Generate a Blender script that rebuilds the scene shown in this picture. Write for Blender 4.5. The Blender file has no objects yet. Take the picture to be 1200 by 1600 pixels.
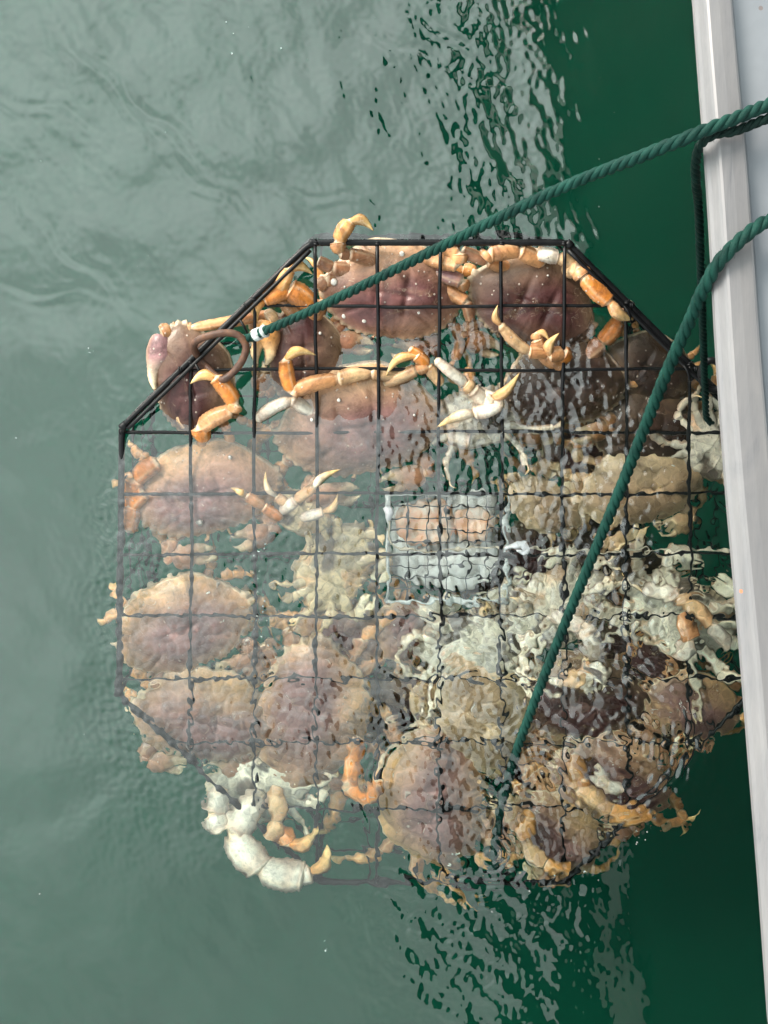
import bpy, math, random
import numpy as np
from mathutils import Vector, Matrix
R = math.radians
random.seed(7); rng = np.random.default_rng(11)
scene = bpy.context.scene
col = scene.collection

# ------------------------------------------------------------------ camera, sky, sun, exposure
H = 1.40            # camera height above the water
K = 0.00082         # metres per photograph pixel at the water surface
cd = bpy.data.cameras.new('camera'); cam = bpy.data.objects.new('camera', cd); col.objects.link(cam)
cam.location = (0, 0, H); cam.rotation_euler = (0, 0, 0)
cd.sensor_fit = 'AUTO'; cd.angle = 2*math.atan(800*K/H); cd.clip_start = 0.01; cd.clip_end = 500
scene.camera = cam

SUN_EL, SUN_AZ = 36, 140      # degrees; azimuth counter-clockwise from +x
world = bpy.data.worlds.new('World'); scene.world = world; world.use_nodes = True
wt = world.node_tree; wt.nodes.clear()
def wn(t, **kw):
    n = wt.nodes.new(t)
    for k, v in kw.items(): setattr(n, k, v)
    return n
out = wn('ShaderNodeOutputWorld'); bg = wn('ShaderNodeBackground'); bg.inputs['Strength'].default_value = 0.1
sky = wn('ShaderNodeTexSky', sky_type='NISHITA', sun_disc=False)
sky.sun_elevation = R(SUN_EL); sky.sun_rotation = R(90-SUN_AZ)
tc = wn('ShaderNodeTexCoord')
nz = wn('ShaderNodeTexNoise'); nz.inputs['Scale'].default_value = 2.8; nz.inputs['Detail'].default_value = 5
wt.links.new(tc.outputs['Generated'], nz.inputs['Vector'])
ramp = wn('ShaderNodeMapRange'); ramp.inputs[1].default_value = .3; ramp.inputs[2].default_value = .7
ramp.inputs[3].default_value = 7.6; ramp.inputs[4].default_value = 13.0
wt.links.new(nz.outputs['Fac'], ramp.inputs[0])
# cloud cover is brighter towards the hidden sun
dotn = wn('ShaderNodeVectorMath', operation='DOT_PRODUCT')
dotn.inputs[1].default_value = (-.5, .62, .35)
wt.links.new(tc.outputs['Generated'], dotn.inputs[0])
mr = wn('ShaderNodeMapRange'); mr.inputs[1].default_value = .2; mr.inputs[2].default_value = .9
mr.inputs[3].default_value = 1.08; mr.inputs[4].default_value = 3.5
wt.links.new(dotn.outputs['Value'], mr.inputs[0])
mul = wn('ShaderNodeMath', operation='MULTIPLY'); wt.links.new(ramp.outputs[0], mul.inputs[0]); wt.links.new(mr.outputs[0], mul.inputs[1])
cc = wn('ShaderNodeCombineColor')
for i, f in enumerate((.92, 1.01, .98)):
    m = wn('ShaderNodeMath', operation='MULTIPLY'); m.inputs[1].default_value = f
    wt.links.new(mul.outputs[0], m.inputs[0]); wt.links.new(m.outputs[0], cc.inputs[i])
mx = wn('ShaderNodeMix', data_type='RGBA'); mx.inputs[0].default_value = .88
wt.links.new(sky.outputs[0], mx.inputs[6]); wt.links.new(cc.outputs[0], mx.inputs[7])
wt.links.new(mx.outputs[2], bg.inputs[0]); wt.links.new(bg.outputs[0], out.inputs[0])

sl = bpy.data.lights.new('sun', 'SUN'); sl.energy = 3.6; sl.angle = R(24); sl.color = (1, .90, .78)
so = bpy.data.objects.new('sun', sl); col.objects.link(so)
sd = Vector((math.cos(R(SUN_EL))*math.cos(R(SUN_AZ)), math.cos(R(SUN_EL))*math.sin(R(SUN_AZ)), math.sin(R(SUN_EL))))
so.rotation_euler = sd.to_track_quat('Z', 'Y').to_euler()
vs = scene.view_settings; vs.view_transform = 'Standard'; vs.look = 'None'; vs.exposure = 0.27; vs.gamma = 1; vs.use_curve_mapping = False
cy = scene.cycles
cy.max_bounces = 12; cy.transmission_bounces = 10; cy.glossy_bounces = 4; cy.diffuse_bounces = 3; cy.transparent_max_bounces = 8
cy.caustics_reflective = True; cy.caustics_refractive = True; cy.blur_glossy = 0.3; cy.sample_clamp_indirect = 30; cy.use_denoising = True

# ------------------------------------------------------------------ helpers
def at(px, py, z):
    """photograph pixel -> point at height z, through the (flat) water surface where z < 0"""
    x0, y0 = (px-600)*K, (800-py)*K
    if z >= 0:
        f = (H-z)/H; return Vector((x0*f, y0*f, z))
    r = math.hypot(x0, y0)
    if r < 1e-6: return Vector((0, 0, z))
    s = r/math.hypot(r, H)/1.27
    t = s/math.sqrt(1-s*s)
    f = (r-z*t)/r
    return Vector((x0*f, y0*f, z))
SL = 0.30
def plane_z(x, y): return SL*(y-(.082+.154*(x+.336)))
def atp(px, py, z):
    q = at(px, py, z); return at(px, py, z+plane_z(q.x, q.y)*(SL-.22)/SL)
def onplane(px, py, off=0.0):
    z = 0
    for _ in range(6):
        p = at(px, py, z); z = plane_z(p.x, p.y)+off
    return at(px, py, z)
PN = Vector((SL*.154, -SL, 1)).normalized()

def tag(o, label=None, cat=None, group=None, kind=None):
    if label: o['label'] = label
    if cat: o['category'] = cat
    if group: o['group'] = group
    if kind: o['kind'] = kind
    return o
def empty(name, loc=(0, 0, 0)):
    o = bpy.data.objects.new(name, None); o.empty_display_size = .05; col.objects.link(o); o.location = loc; return o

class MB:
    def __init__(s): s.v = []; s.f = []; s.c = []; s.n = 0
    def add(s, verts, faces, cols=None):
        b = s.n; s.v.extend([tuple(p) for p in verts]); s.n += len(verts)
        s.f.extend([tuple(i+b for i in f) for f in faces])
        if cols is None: cols = [(1, 1, 1)]*len(verts)
        s.c.extend([(c[0], c[1], c[2], 1) for c in cols])
    def build(s, name, mat, parent=None, smooth=True, org=None):
        me = bpy.data.meshes.new(name)
        v = s.v
        if org is not None: v = [(a-org[0], b-org[1], c-org[2]) for a, b, c in v]
        me.from_pydata(v, [], s.f); me.validate(); me.update()
        if len(me.vertices) == len(s.c):
            a = me.color_attributes.new('Col', 'FLOAT_COLOR', 'POINT')
            a.data.foreach_set('color', np.array(s.c, dtype=np.float32).ravel())
        if smooth: me.polygons.foreach_set('use_smooth', [True]*len(me.polygons))
        me.materials.append(mat)
        o = bpy.data.objects.new(name, me); col.objects.link(o)
        if org is not None: o.location = org
        if parent:
            o.parent = parent
            if org is None and parent.type == 'EMPTY': o.matrix_parent_inverse = Matrix.Translation(-Vector(parent.location))
        return o
def catmull(pts, n):
    P = [Vector(p) for p in pts]; P = [2*P[0]-P[1]]+P+[2*P[-1]-P[-2]]
    res = []
    for i in range(1, len(P)-2):
        a, b, c, d = P[i-1:i+3]
        for k in range(n):
            t = k/n
            res.append(.5*((2*b)+(c-a)*t+(2*a-5*b+4*c-d)*t*t+(3*b-a-3*c+d)*t**3))
    res.append(P[-2]); return res
def frames(path, up=Vector((0, 0, 1))):
    T = []
    for i in range(len(path)):
        t = path[min(i+1, len(path)-1)]-path[max(i-1, 0)]
        T.append(t.normalized() if t.length > 1e-9 else Vector((1, 0, 0)))
    u = T[0].cross(up)
    if u.length < 1e-4: u = T[0].cross(Vector((1, 0, 0)))
    u.normalize(); res = []
    for t in T:
        u = (u-t*u.dot(t)).normalized(); v = t.cross(u); res.append((t, u, v))
    return res
def tube(mb, path, rad, n=8, closed=False, cols=None, jit=0):
    fr = frames(path); V = []; C = []
    for i, p in enumerate(path):
        r = rad[i] if hasattr(rad, '__len__') else rad
        if jit: r *= 1+random.uniform(-jit, jit)
        t, u, v = fr[i]
        for k in range(n):
            a = 2*math.pi*k/n; V.append(p+(u*math.cos(a)+v*math.sin(a))*r); C.append(cols[i] if cols else (1, 1, 1))
    F = []; m = len(path)
    for i in range(m if closed else m-1):
        j = (i+1) % m
        for k in range(n): F.append((i*n+k, i*n+(k+1) % n, j*n+(k+1) % n, j*n+k))
    if not closed:
        F.append(tuple(range(n-1, -1, -1))); F.append(tuple((m-1)*n+k for k in range(n)))
    mb.add(V, F, C)
def rod(mb, a, b, r, n=8, seg=None):
    a = Vector(a); b = Vector(b); L = (b-a).length; m = seg or max(2, int(L/.02))
    tube(mb, [a.lerp(b, i/m) for i in range(m+1)], r, n, jit=.05)
def sphere(mb, c, r, nu=10, nv=6, sc=(1, 1, 1), colr=(1, 1, 1)):
    V = []; F = []
    for j in range(nv+1):
        th = math.pi*j/nv
        for i in range(nu):
            ph = 2*math.pi*i/nu
            V.append((c[0]+r*sc[0]*math.sin(th)*math.cos(ph), c[1]+r*sc[1]*math.sin(th)*math.sin(ph), c[2]+r*sc[2]*math.cos(th)))
    for j in range(nv):
        for i in range(nu): F.append((j*nu+i, (j+1)*nu+i, (j+1)*nu+(i+1) % nu, j*nu+(i+1) % nu))
    mb.add(V, F, [colr]*len(V))

# ------------------------------------------------------------------ materials
class Mat:
    def __init__(s, name):
        s.m = bpy.data.materials.new(name); s.m.use_nodes = True; s.t = s.m.node_tree; s.t.nodes.clear()
        s.out = s.n('ShaderNodeOutputMaterial')
    def n(s, t, ins=None, **kw):
        n = s.t.nodes.new(t)
        for k, v in kw.items(): setattr(n, k, v)
        for k, v in (ins or {}).items(): n.inputs[k].default_value = v
        return n
    def l(s, a, b): s.t.links.new(a, b)
    def ramp(s, fac, stops):
        r = s.n('ShaderNodeValToRGB'); e = r.color_ramp.elements
        while len(e) < len(stops): e.new(.5)
        for i, (p, c) in enumerate(stops): e[i].position = p; e[i].color = (*c, 1)
        s.l(fac, r.inputs[0]); return r.outputs[0]
def noise_mat(name, stops, scale, rough, metal=0, bump=.2, bscale=None, detail=6, rvar=.1, coat=0, dist=.002, spec=.5):
    m = Mat(name); tc = m.n('ShaderNodeTexCoord')
    nz = m.n('ShaderNodeTexNoise', {'Scale': scale, 'Detail': detail, 'Roughness': .62}); m.l(tc.outputs['Object'], nz.inputs['Vector'])
    c = m.ramp(nz.outputs['Fac'], stops)
    p = m.n('ShaderNodeBsdfPrincipled', {'Metallic': metal, 'Roughness': rough, 'Coat Weight': coat, 'Specular IOR Level': spec})
    m.l(c, p.inputs['Base Color'])
    mr = m.n('ShaderNodeMapRange', {1: .3, 2: .7, 3: max(.02, rough-rvar), 4: min(1, rough+rvar)}); m.l(nz.outputs['Fac'], mr.inputs[0]); m.l(mr.outputs[0], p.inputs['Roughness'])
    nb = m.n('ShaderNodeTexNoise', {'Scale': bscale or scale*4, 'Detail': 4}); m.l(tc.outputs['Object'], nb.inputs['Vector'])
    b = m.n('ShaderNodeBump', {'Strength': bump, 'Distance': dist}); m.l(nb.outputs['Fac'], b.inputs['Height']); m.l(b.outputs[0], p.inputs['Normal'])
    m.l(p.outputs[0], m.out.inputs[0]); return m.m

# water: a glossy air-water skin over a refracting, lightly absorbing body
def water_mat():
    m = Mat('water'); tc = m.n('ShaderNodeTexCoord')
    nz = m.n('ShaderNodeTexNoise', {'Scale': 9, 'Detail': 2, 'Roughness': .5}); m.l(tc.outputs['Object'], nz.inputs['Vector'])
    b = m.n('ShaderNodeBump', {'Strength': .25, 'Distance': .0006}); m.l(nz.outputs['Fac'], b.inputs['Height'])
    rf = m.n('ShaderNodeBsdfRefraction', {'Roughness': 0, 'IOR': 1.27, 'Color': (1, 1, 1, 1)})
    gl = m.n('ShaderNodeBsdfGlossy', {'Roughness': .0, 'Color': (1, 1, 1, 1)})
    lw = m.n('ShaderNodeLayerWeight', {'Blend': .5})
    for n in (rf, gl, lw): m.l(b.outputs[0], n.inputs['Normal'])
    pw = m.n('ShaderNodeMath', operation='POWER'); pw.inputs[1].default_value = 4; m.l(lw.outputs['Facing'], pw.inputs[0])
    mr = m.n('ShaderNodeMapRange', {1: 0, 2: 1, 3: WREF, 4: 1}); m.l(pw.outputs[0], mr.inputs[0])
    mx = m.n('ShaderNodeMixShader'); m.l(mr.outputs[0], mx.inputs[0]); m.l(rf.outputs[0], mx.inputs[1]); m.l(gl.outputs[0], mx.inputs[2])
    m.l(mx.outputs[0], m.out.inputs[0])
    va = m.n('ShaderNodeVolumeAbsorption', {'Color': (.25, .78, .66, 1), 'Density': .7})
    m.l(va.outputs[0], m.out.inputs['Volume']); return m.m
WREF = .095
M_water = water_mat()
M_bed = noise_mat('murk', [(.35, (.0, .060, .037)), (.65, (.0, .080, .050))], 1.5, 1.0, bump=0, rvar=0)
M_black = noise_mat('black_rubber', [(.3, (.004, .004, .005)), (.7, (.012, .012, .013))], 60, .35, bump=.5, bscale=180, dist=.001, spec=.28)
M_rust = noise_mat('rusty_steel', [(.3, (.045, .022, .016)), (.5, (.11, .05, .03)), (.75, (.2, .085, .035))], 70, .55, bump=.7, bscale=220, dist=.001)
M_white = noise_mat('white_plastic', [(.3, (.75, .76, .8)), (.7, (.85, .85, .88))], 30, .3, bump=.1)
M_tape = noise_mat('white_tape', [(.4, (.45, .5, .48)), (.55, (.72, .75, .74))], 120, .4, bump=.3)
M_fish = noise_mat('salmon_flesh', [(.3, (.85, .34, .14)), (.5, (.88, .56, .38)), (.7, (.90, .78, .68))], 45, .35, bump=.4)
M_skin = noise_mat('fish_skin', [(.3, (.30, .28, .26)), (.48, (.88, .87, .83)), (.7, (.93, .92, .88))], 40, .25, bump=.3)
M_cord = noise_mat('pale_cord', [(.3, (.4, .34, .24)), (.7, (.66, .6, .48))], 150, .6, bump=.3)
M_cwire = noise_mat('galvanised_wire', [(.3, (.012, .013, .014)), (.7, (.035, .036, .036))], 80, .4, bump=.2)
M_sky_blocker = noise_mat('sky_blocker_fabric', [(.3, (.004, .005, .006)), (.7, (.010, .010, .012))], 20, .9, bump=.2, spec=0)  # near-black cloth for the added cover that blocks the reflected sky
M_blocker_post = noise_mat('blocker_post_tube', [(.3, (.4, .4, .42)), (.7, (.55, .55, .57))], 12, .35, metal=.9, bump=.05)

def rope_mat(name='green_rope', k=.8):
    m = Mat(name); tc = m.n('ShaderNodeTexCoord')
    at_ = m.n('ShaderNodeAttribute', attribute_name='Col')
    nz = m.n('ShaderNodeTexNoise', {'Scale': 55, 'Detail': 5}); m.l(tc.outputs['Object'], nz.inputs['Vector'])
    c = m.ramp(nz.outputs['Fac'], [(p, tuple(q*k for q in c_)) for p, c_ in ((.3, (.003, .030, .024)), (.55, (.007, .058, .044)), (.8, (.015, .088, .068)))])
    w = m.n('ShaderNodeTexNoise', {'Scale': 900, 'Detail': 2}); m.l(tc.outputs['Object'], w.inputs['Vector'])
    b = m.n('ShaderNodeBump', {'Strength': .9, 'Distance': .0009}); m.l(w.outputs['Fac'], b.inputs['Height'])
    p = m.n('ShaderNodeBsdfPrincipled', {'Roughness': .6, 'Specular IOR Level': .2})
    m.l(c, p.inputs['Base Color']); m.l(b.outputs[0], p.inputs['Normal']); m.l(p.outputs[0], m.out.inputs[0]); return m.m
M_rope = rope_mat(); M_rope_shade = rope_mat('shaded_green_rope', .34)  # second rope is a darker copy; shade on the hanging strand put into its colour

def crab_mat():
    m = Mat('crab_shell'); tc = m.n('ShaderNodeTexCoord')
    a = m.n('ShaderNodeAttribute', attribute_name='Col')
    oi = m.n('ShaderNodeObjectInfo')
    sc = m.n('ShaderNodeVectorMath', operation='SCALE'); sc.inputs['Scale'].default_value = 9
    off = m.n('ShaderNodeVectorMath', operation='ADD'); cmb = m.n('ShaderNodeCombineXYZ')
    mm = m.n('ShaderNodeMath', operation='MULTIPLY'); mm.inputs[1].default_value = 37; m.l(oi.outputs['Random'], mm.inputs[0]); m.l(mm.outputs[0], cmb.inputs[0])
    m.l(tc.outputs['Object'], off.inputs[0]); m.l(cmb.outputs[0], off.inputs[1]); V = off.outputs[0]
    # blotches
    n1 = m.n('ShaderNodeTexNoise', {'Scale': 28, 'Detail': 7, 'Roughness': .65, 'Distortion': .6}); m.l(V, n1.inputs['Vector'])
    f1 = m.n('ShaderNodeMapRange', {1: .32, 2: .68, 3: .42, 4: 1.42}); m.l(n1.outputs['Fac'], f1.inputs[0])
    h = m.n('ShaderNodeVectorMath', operation='SCALE'); m.l(a.outputs['Color'], h.inputs[0]); m.l(f1.outputs[0], h.inputs['Scale'])
    # tan stains
    n2 = m.n('ShaderNodeTexNoise', {'Scale': 14, 'Detail': 8, 'Roughness': .7, 'Distortion': 1.2}); m.l(V, n2.inputs['Vector'])
    f2 = m.n('ShaderNodeMapRange', {1: .56, 2: .68, 3: 0, 4: .3}); m.l(n2.outputs['Fac'], f2.inputs[0])
    x1 = m.n('ShaderNodeMix', data_type='RGBA'); x1.inputs[7].default_value = (.42, .27, .15, 1)
    m.l(f2.outputs[0], x1.inputs[0]); m.l(h.outputs[0], x1.inputs[6])
    # fine dark mottling
    n3 = m.n('ShaderNodeTexNoise', {'Scale': 170, 'Detail': 4, 'Roughness': .7}); m.l(V, n3.inputs['Vector'])
    f3 = m.n('ShaderNodeMapRange', {1: .5, 2: .68, 3: 0, 4: .33}); m.l(n3.outputs['Fac'], f3.inputs[0])
    x2 = m.n('ShaderNodeMix', data_type='RGBA'); x2.inputs[7].default_value = (.10, .045, .04, 1)
    m.l(f3.outputs[0], x2.inputs[0]); m.l(x1.outputs[2], x2.inputs[6])
    # white granules
    vo = m.n('ShaderNodeTexVoronoi', {'Scale': 115}); m.l(V, vo.inputs['Vector'])
    lt = m.n('ShaderNodeMapRange', {1: .12, 2: .2, 3: 1, 4: 0}); m.l(vo.outputs['Distance'], lt.inputs[0])
    sp = m.n('ShaderNodeSeparateColor'); m.l(vo.outputs['Color'], sp.inputs[0])
    gt = m.n('ShaderNodeMath', operation='GREATER_THAN'); gt.inputs[1].default_value = .62; m.l(sp.outputs[0], gt.inputs[0])
    k = m.n('ShaderNodeMath', operation='MULTIPLY'); m.l(lt.outputs[0], k.inputs[0]); m.l(gt.outputs[0], k.inputs[1])
    k2 = m.n('ShaderNodeMath', operation='MULTIPLY'); k2.inputs[1].default_value = .6; m.l(k.outputs[0], k2.inputs[0])
    x3 = m.n('ShaderNodeMix', data_type='RGBA'); x3.inputs[7].default_value = (.72, .6, .5, 1)
    m.l(k2.outputs[0], x3.inputs[0]); m.l(x2.outputs[2], x3.inputs[6])
    ws = m.n('ShaderNodeTexNoise', {'Scale': 33, 'Detail': 2, 'Distortion': 2.5}); m.l(V, ws.inputs['Vector'])
    wa = m.n('ShaderNodeMath', operation='SUBTRACT'); wa.inputs[1].default_value = .5; m.l(ws.outputs['Fac'], wa.inputs[0])
    wb = m.n('ShaderNodeMath', operation='ABSOLUTE'); m.l(wa.outputs[0], wb.inputs[0])
    wc = m.n('ShaderNodeMapRange', {1: .004, 2: .012, 3: 1, 4: 0}); m.l(wb.outputs[0], wc.inputs[0])
    wd = m.n('ShaderNodeMapRange', {1: .55, 2: .6, 3: 0, 4: .45}); m.l(n2.outputs['Fac'], wd.inputs[0])
    we = m.n('ShaderNodeMath', operation='MULTIPLY'); m.l(wc.outputs[0], we.inputs[0]); m.l(wd.outputs[0], we.inputs[1])
    x4 = m.n('ShaderNodeMix', data_type='RGBA'); x4.inputs[7].default_value = (.70, .55, .42, 1); m.l(we.outputs[0], x4.inputs[0]); m.l(x3.outputs[2], x4.inputs[6]); x3 = x4
    p = m.n('ShaderNodeBsdfPrincipled', {'Roughness': .3, 'Specular IOR Level': .32, 'Coat Weight': .2, 'Coat Roughness': .05, 'Subsurface Weight': 0})
    m.l(x3.outputs[2], p.inputs['Base Color'])
    mr = m.n('ShaderNodeMapRange', {1: .35, 2: .65, 3: .2, 4: .5}); m.l(n1.outputs['Fac'], mr.inputs[0]); m.l(mr.outputs[0], p.inputs['Roughness'])
    bh = m.n('ShaderNodeMath', operation='ADD'); m.l(n3.outputs['Fac'], bh.inputs[0]); m.l(n1.outputs['Fac'], bh.inputs[1])
    bh2 = m.n('ShaderNodeMath', operation='ADD'); m.l(bh.outputs[0], bh2.inputs[0]); m.l(k.outputs[0], bh2.inputs[1])
    b = m.n('ShaderNodeBump', {'Strength': .7, 'Distance': .0011}); m.l(bh2.outputs[0], b.inputs['Height']); m.l(b.outputs[0], p.inputs['Normal'])
    m.l(p.outputs[0], m.out.inputs[0]); return m.m
M_crab = crab_mat()

# ------------------------------------------------------------------ water surface (real waves), sea bed
def ellip(PX, PY, cx, cy_, rx, ry, p=2):
    return np.exp(-((np.abs(PX-cx)/rx)**p+(np.abs(PY-cy_)/ry)**p))
def build_water():
    st = .0016; nx, ny = 712, 930
    xs = (np.arange(nx)-(nx-1)/2)*st; ys = (np.arange(ny)-(ny-1)/2)*st
    def field(l0, l1, seed, aniso=None, ang=0):
        g = np.random.default_rng(seed); w = g.standard_normal((ny, nx)); F = np.fft.rfft2(w)
        ky = np.fft.fftfreq(ny, st)[:, None]; kx = np.fft.rfftfreq(nx, st)[None, :]
        if aniso:
            c, s = math.cos(ang), math.sin(ang); a = kx*c+ky*s; b = -kx*s+ky*c; k = np.sqrt(a*a+(b*aniso)**2)
        else: k = np.sqrt(kx*kx+ky*ky)
        lam = 1/np.maximum(k, 1e-6); m = np.exp(-((np.log(lam/math.sqrt(l0*l1))/(np.log(l1/l0)/2))**2))
        f = np.fft.irfft2(F*m, s=(ny, nx)); gy, gx = np.gradient(f, st)
        return f/np.sqrt((gx**2+gy**2).mean())          # unit rms slope
    X, Y = np.meshgrid(xs, ys); PX = X/K+600; PY = 800-Y/K
    E = ellip
    swell = field(.09, .28, 1); mid = field(.025, .07, 2); mid2 = field(.03, .08, 5, 2.2, R(35)); fine = field(.009, .022, 3); fin2 = field(.007, .014, 4, 2.0, R(20)); fin3 = field(.010, .020, 6, 2.2, R(80)); st1 = field(.014, .034, 8, 2.6, R(62)); st2 = field(.010, .028, 9, 2.4, R(15)); st3 = field(.012, .03, 10, 2.2, R(-50)); st4 = field(.022, .06, 12, 2.4, R(25)); st5 = field(.022, .07, 13, 2.6, R(60))
    rough = .75*E(PX, PY, 880, 800, 290, 290, 3)+.6*E(PX, PY, 880, 1130, 260, 180, 3)+.35*E(PX, PY, 720, 480, 130, 170)+.45*E(PX, PY, 760, 1440, 160, 150)
    rough += .30*E(PX, PY, 400, 930, 45, 130)+.28*E(PX, PY, 440, 1130, 180, 80)+.2*E(PX, PY, 240, 800, 90, 200)+.30*E(PX, PY, 760, 60, 120, 190)+.2*E(PX, PY, 230, 690, 60, 30)
    rough += .46*E(PX, PY, 370, 1010, 210, 300, 4)
    rough += .25*E(PX, PY, 190, 900, 50, 220, 4)
    rough = np.clip(rough, 0, 1)
    left = 1/(1+np.exp((PX-850)/60))
    top = 1/(1+np.exp((PY-420)/120))
    calmBR = E(PX, PY, 1150, 1550, 250, 250, 4)
    h = swell*(.018+.034*top*left)+mid*(.006+.016*top*left+.05*rough)+mid2*(.008+.035*top*left+.03*rough)*(1-.7*calmBR)
    h += fine*(.004+.018*top*left+.13*rough)+fin2*(.003+.013*top*left+.08*rough)+st1*(.21*rough*E(PX, PY, 800, 1130, 380, 300, 4))+st2*.12*rough*E(PX, PY, 800, 700, 300, 260, 4)+st3*.13*rough*E(PX, PY, 1000, 900, 200, 400, 4)+fin3*(.07*E(PX, PY, 330, 1120, 130, 60)+.03*rough+.012*top*left)
    bd = E(PX, PY, 800, 250, 70, 300, 2)+E(PX, PY, 770, 1450, 130, 130, 2)
    h += mid*.02*bd+fine*.02*bd+(st2*.05+st4*.06)*E(PX, PY, 790, 280, 75, 250, 2)+(st1*.05+st5*.075)*E(PX, PY, 740, 1460, 150, 130, 2)+st2*.03*E(PX, PY, 560, 1460, 60, 100, 2)
    for cx, cy_, rx, ry in ((865, 165, 22, 45), (905, 175, 15, 25), (940, 200, 12, 14), (890, 360, 60, 18), (925, 450, 20, 25), (1145, 1195, 25, 20), (900, 60, 40, 20)):
        h += (st2*.07+st4*.05)*E(PX, PY, cx, cy_, rx, ry)
    # rings where drops fell / rope and legs stir the surface
    for cx, cy_, lam, R0, wd, s in ((768, 1335, 14, 0, 80, .24), (955, 1150, 15, 100, 60, .26), (690, 1230, 13, 100, 45, .12), (740, 1080, 13, 60, 60, .2), (900, 950, 14, 50, 60, .22), (1080, 980, 14, 60, 60, .2), (470, 1120, 12, 80, 60, .12), (1010, 700, 12, 60, 60, .12),
                                    (545, 640, 14, 50, 70, .05), (690, 905, 12, 0, 70, .12), (400, 1040, 12, 0, 40, .08), (230, 960, 13, 0, 90, .08), (250, 120, 26, 150, 60, .03), (500, 520, 14, 0, 70, .03)):
        r = np.hypot(PX-cx, PY-cy_); ph = r/lam*2*np.pi+field_small(PX, PY, cx)
        th = np.arctan2(PY-cy_, PX-cx); md = np.clip(.55+.5*np.sin(th*1+cx*.37)+.3*np.sin(3*th+cy_)+.25*np.sin(PX/23+PY/31), 0, 1.2)
        h += np.sin(ph)*np.exp(-((r-R0)/wd)**2)*s*md*lam*K/(2*np.pi)
    # long wavelets in the open water at the upper left, directed shorewards
    for x0, y0, ang, ln, wd, s in ((150, 100, -55, 120, 22, .05), (60, 170, -25, 90, 14, .05), (240, 190, -48, 110, 16, .05), (130, 420, -50, 160, 18, .04), (330, 300, -45, 120, 14, .035), (420, 150, -60, 70, 12, .03), (520, 310, -15, 120, 12, .03), (640, 80, -35, 90, 16, .05), (90, 460, -12, 120, 12, .03), (700, 60, -50, 60, 10, .06)):
        c, s_ = math.cos(R(ang)), math.sin(R(ang)); u = (PX-x0)*c-(PY-y0)*s_; v = (PX-x0)*s_+(PY-y0)*c
        v = v+12*np.sin(u/45)+5*np.sin(u/17)
        h += np.sin(v/wd*3.2)*np.exp(-(v/wd/1.5)**2-(u/ln)**2)*s*2.8*wd*K/3
    # fade to flat at the rim of the fine grid
    ex = np.clip((.57-np.abs(X))/.02, 0, 1); ey = np.clip((.74-np.abs(Y))/.02, 0, 1); h = h*ex*ey
    # extended coordinates
    def ext(a):
        g = []; d = st*1.5; p = a[-1]
        while p < 60: p += d; d *= 1.35; g.append(p)
        return np.concatenate([-np.array(g)[::-1], a, np.array(g)]), len(g)
    xe, a = ext(xs); ye, b = ext(ys)
    XX, YY = np.meshgrid(xe, ye); Z = np.zeros_like(XX); Z[b:b+ny, a:a+nx] = h
    NX, NY = len(xe), len(ye)
    co = np.stack([XX, YY, Z], -1).reshape(-1, 3)
    i = np.arange(NX*NY).reshape(NY, NX)
    q = np.stack([i[:-1, :-1], i[:-1, 1:], i[1:, 1:], i[1:, :-1]], -1).reshape(-1, 4)
    # closed box: rim wall + bottom
    rim = np.concatenate([i[0, :-1], i[:-1, -1], i[-1, :0:-1], i[:0:-1, 0]])
    low = co[rim].copy(); low[:, 2] = -1.1; n0 = len(co); nr = len(rim)
    co = np.concatenate([co, low]); li = np.arange(nr)+n0; nxt = np.roll(li, -1); rn = np.roll(rim, -1)
    walls = np.stack([rim, li, nxt, rn], -1)
    bot = np.array([[n0, n0+2*(NX-1)+(NY-1), n0+(NX-1)+(NY-1), n0+(NX-1)]])
    # corner-only bottom is fine: rim corners
    bot = np.array([[n0, n0+2*(NX-1)+(NY-1)-0, n0+(NX-1)+(NY-1), n0+(NX-1)]])
    me = bpy.data.meshes.new('water'); quads = np.concatenate([q, walls])
    me.vertices.add(len(co)); me.vertices.foreach_set('co', co.astype(np.float32).ravel())
    nq = len(quads); tot = nq*4+nr
    me.loops.add(tot); me.loops.foreach_set('vertex_index', np.concatenate([quads.ravel(), li[::-1]]).astype(np.int32))
    me.polygons.add(nq+1); me.polygons.foreach_set('loop_start', np.concatenate([np.arange(nq)*4, [nq*4]]).astype(np.int32))
    sm = np.zeros(nq+1, dtype=bool); sm[:len(q)] = True
    me.update(calc_edges=True); me.polygons.foreach_set('use_smooth', sm); me.validate()
    me.materials.append(M_water)
    o = bpy.data.objects.new('water', me); col.objects.link(o)
    tag(o, 'green harbour water, grey with reflected sky on the left and dark on the right', 'water', kind='structure')
def field_small(PX, PY, s):
    return 1.5*np.sin(PX/31+s)+1.3*np.sin(PY/27+s*1.7)+.8*np.sin((PX+PY)/19+s)+.6*np.sin((PX-1.4*PY)/11+s)
build_water()
mb = MB(); mb.add([(-59, -59, -.95), (59, -59, -.95), (59, 59, -.95), (-59, 59, -.95)], [(0, 1, 2, 3)])
tag(mb.build('seabed', M_bed), 'dark green depths under the water', 'seabed', kind='structure')

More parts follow.
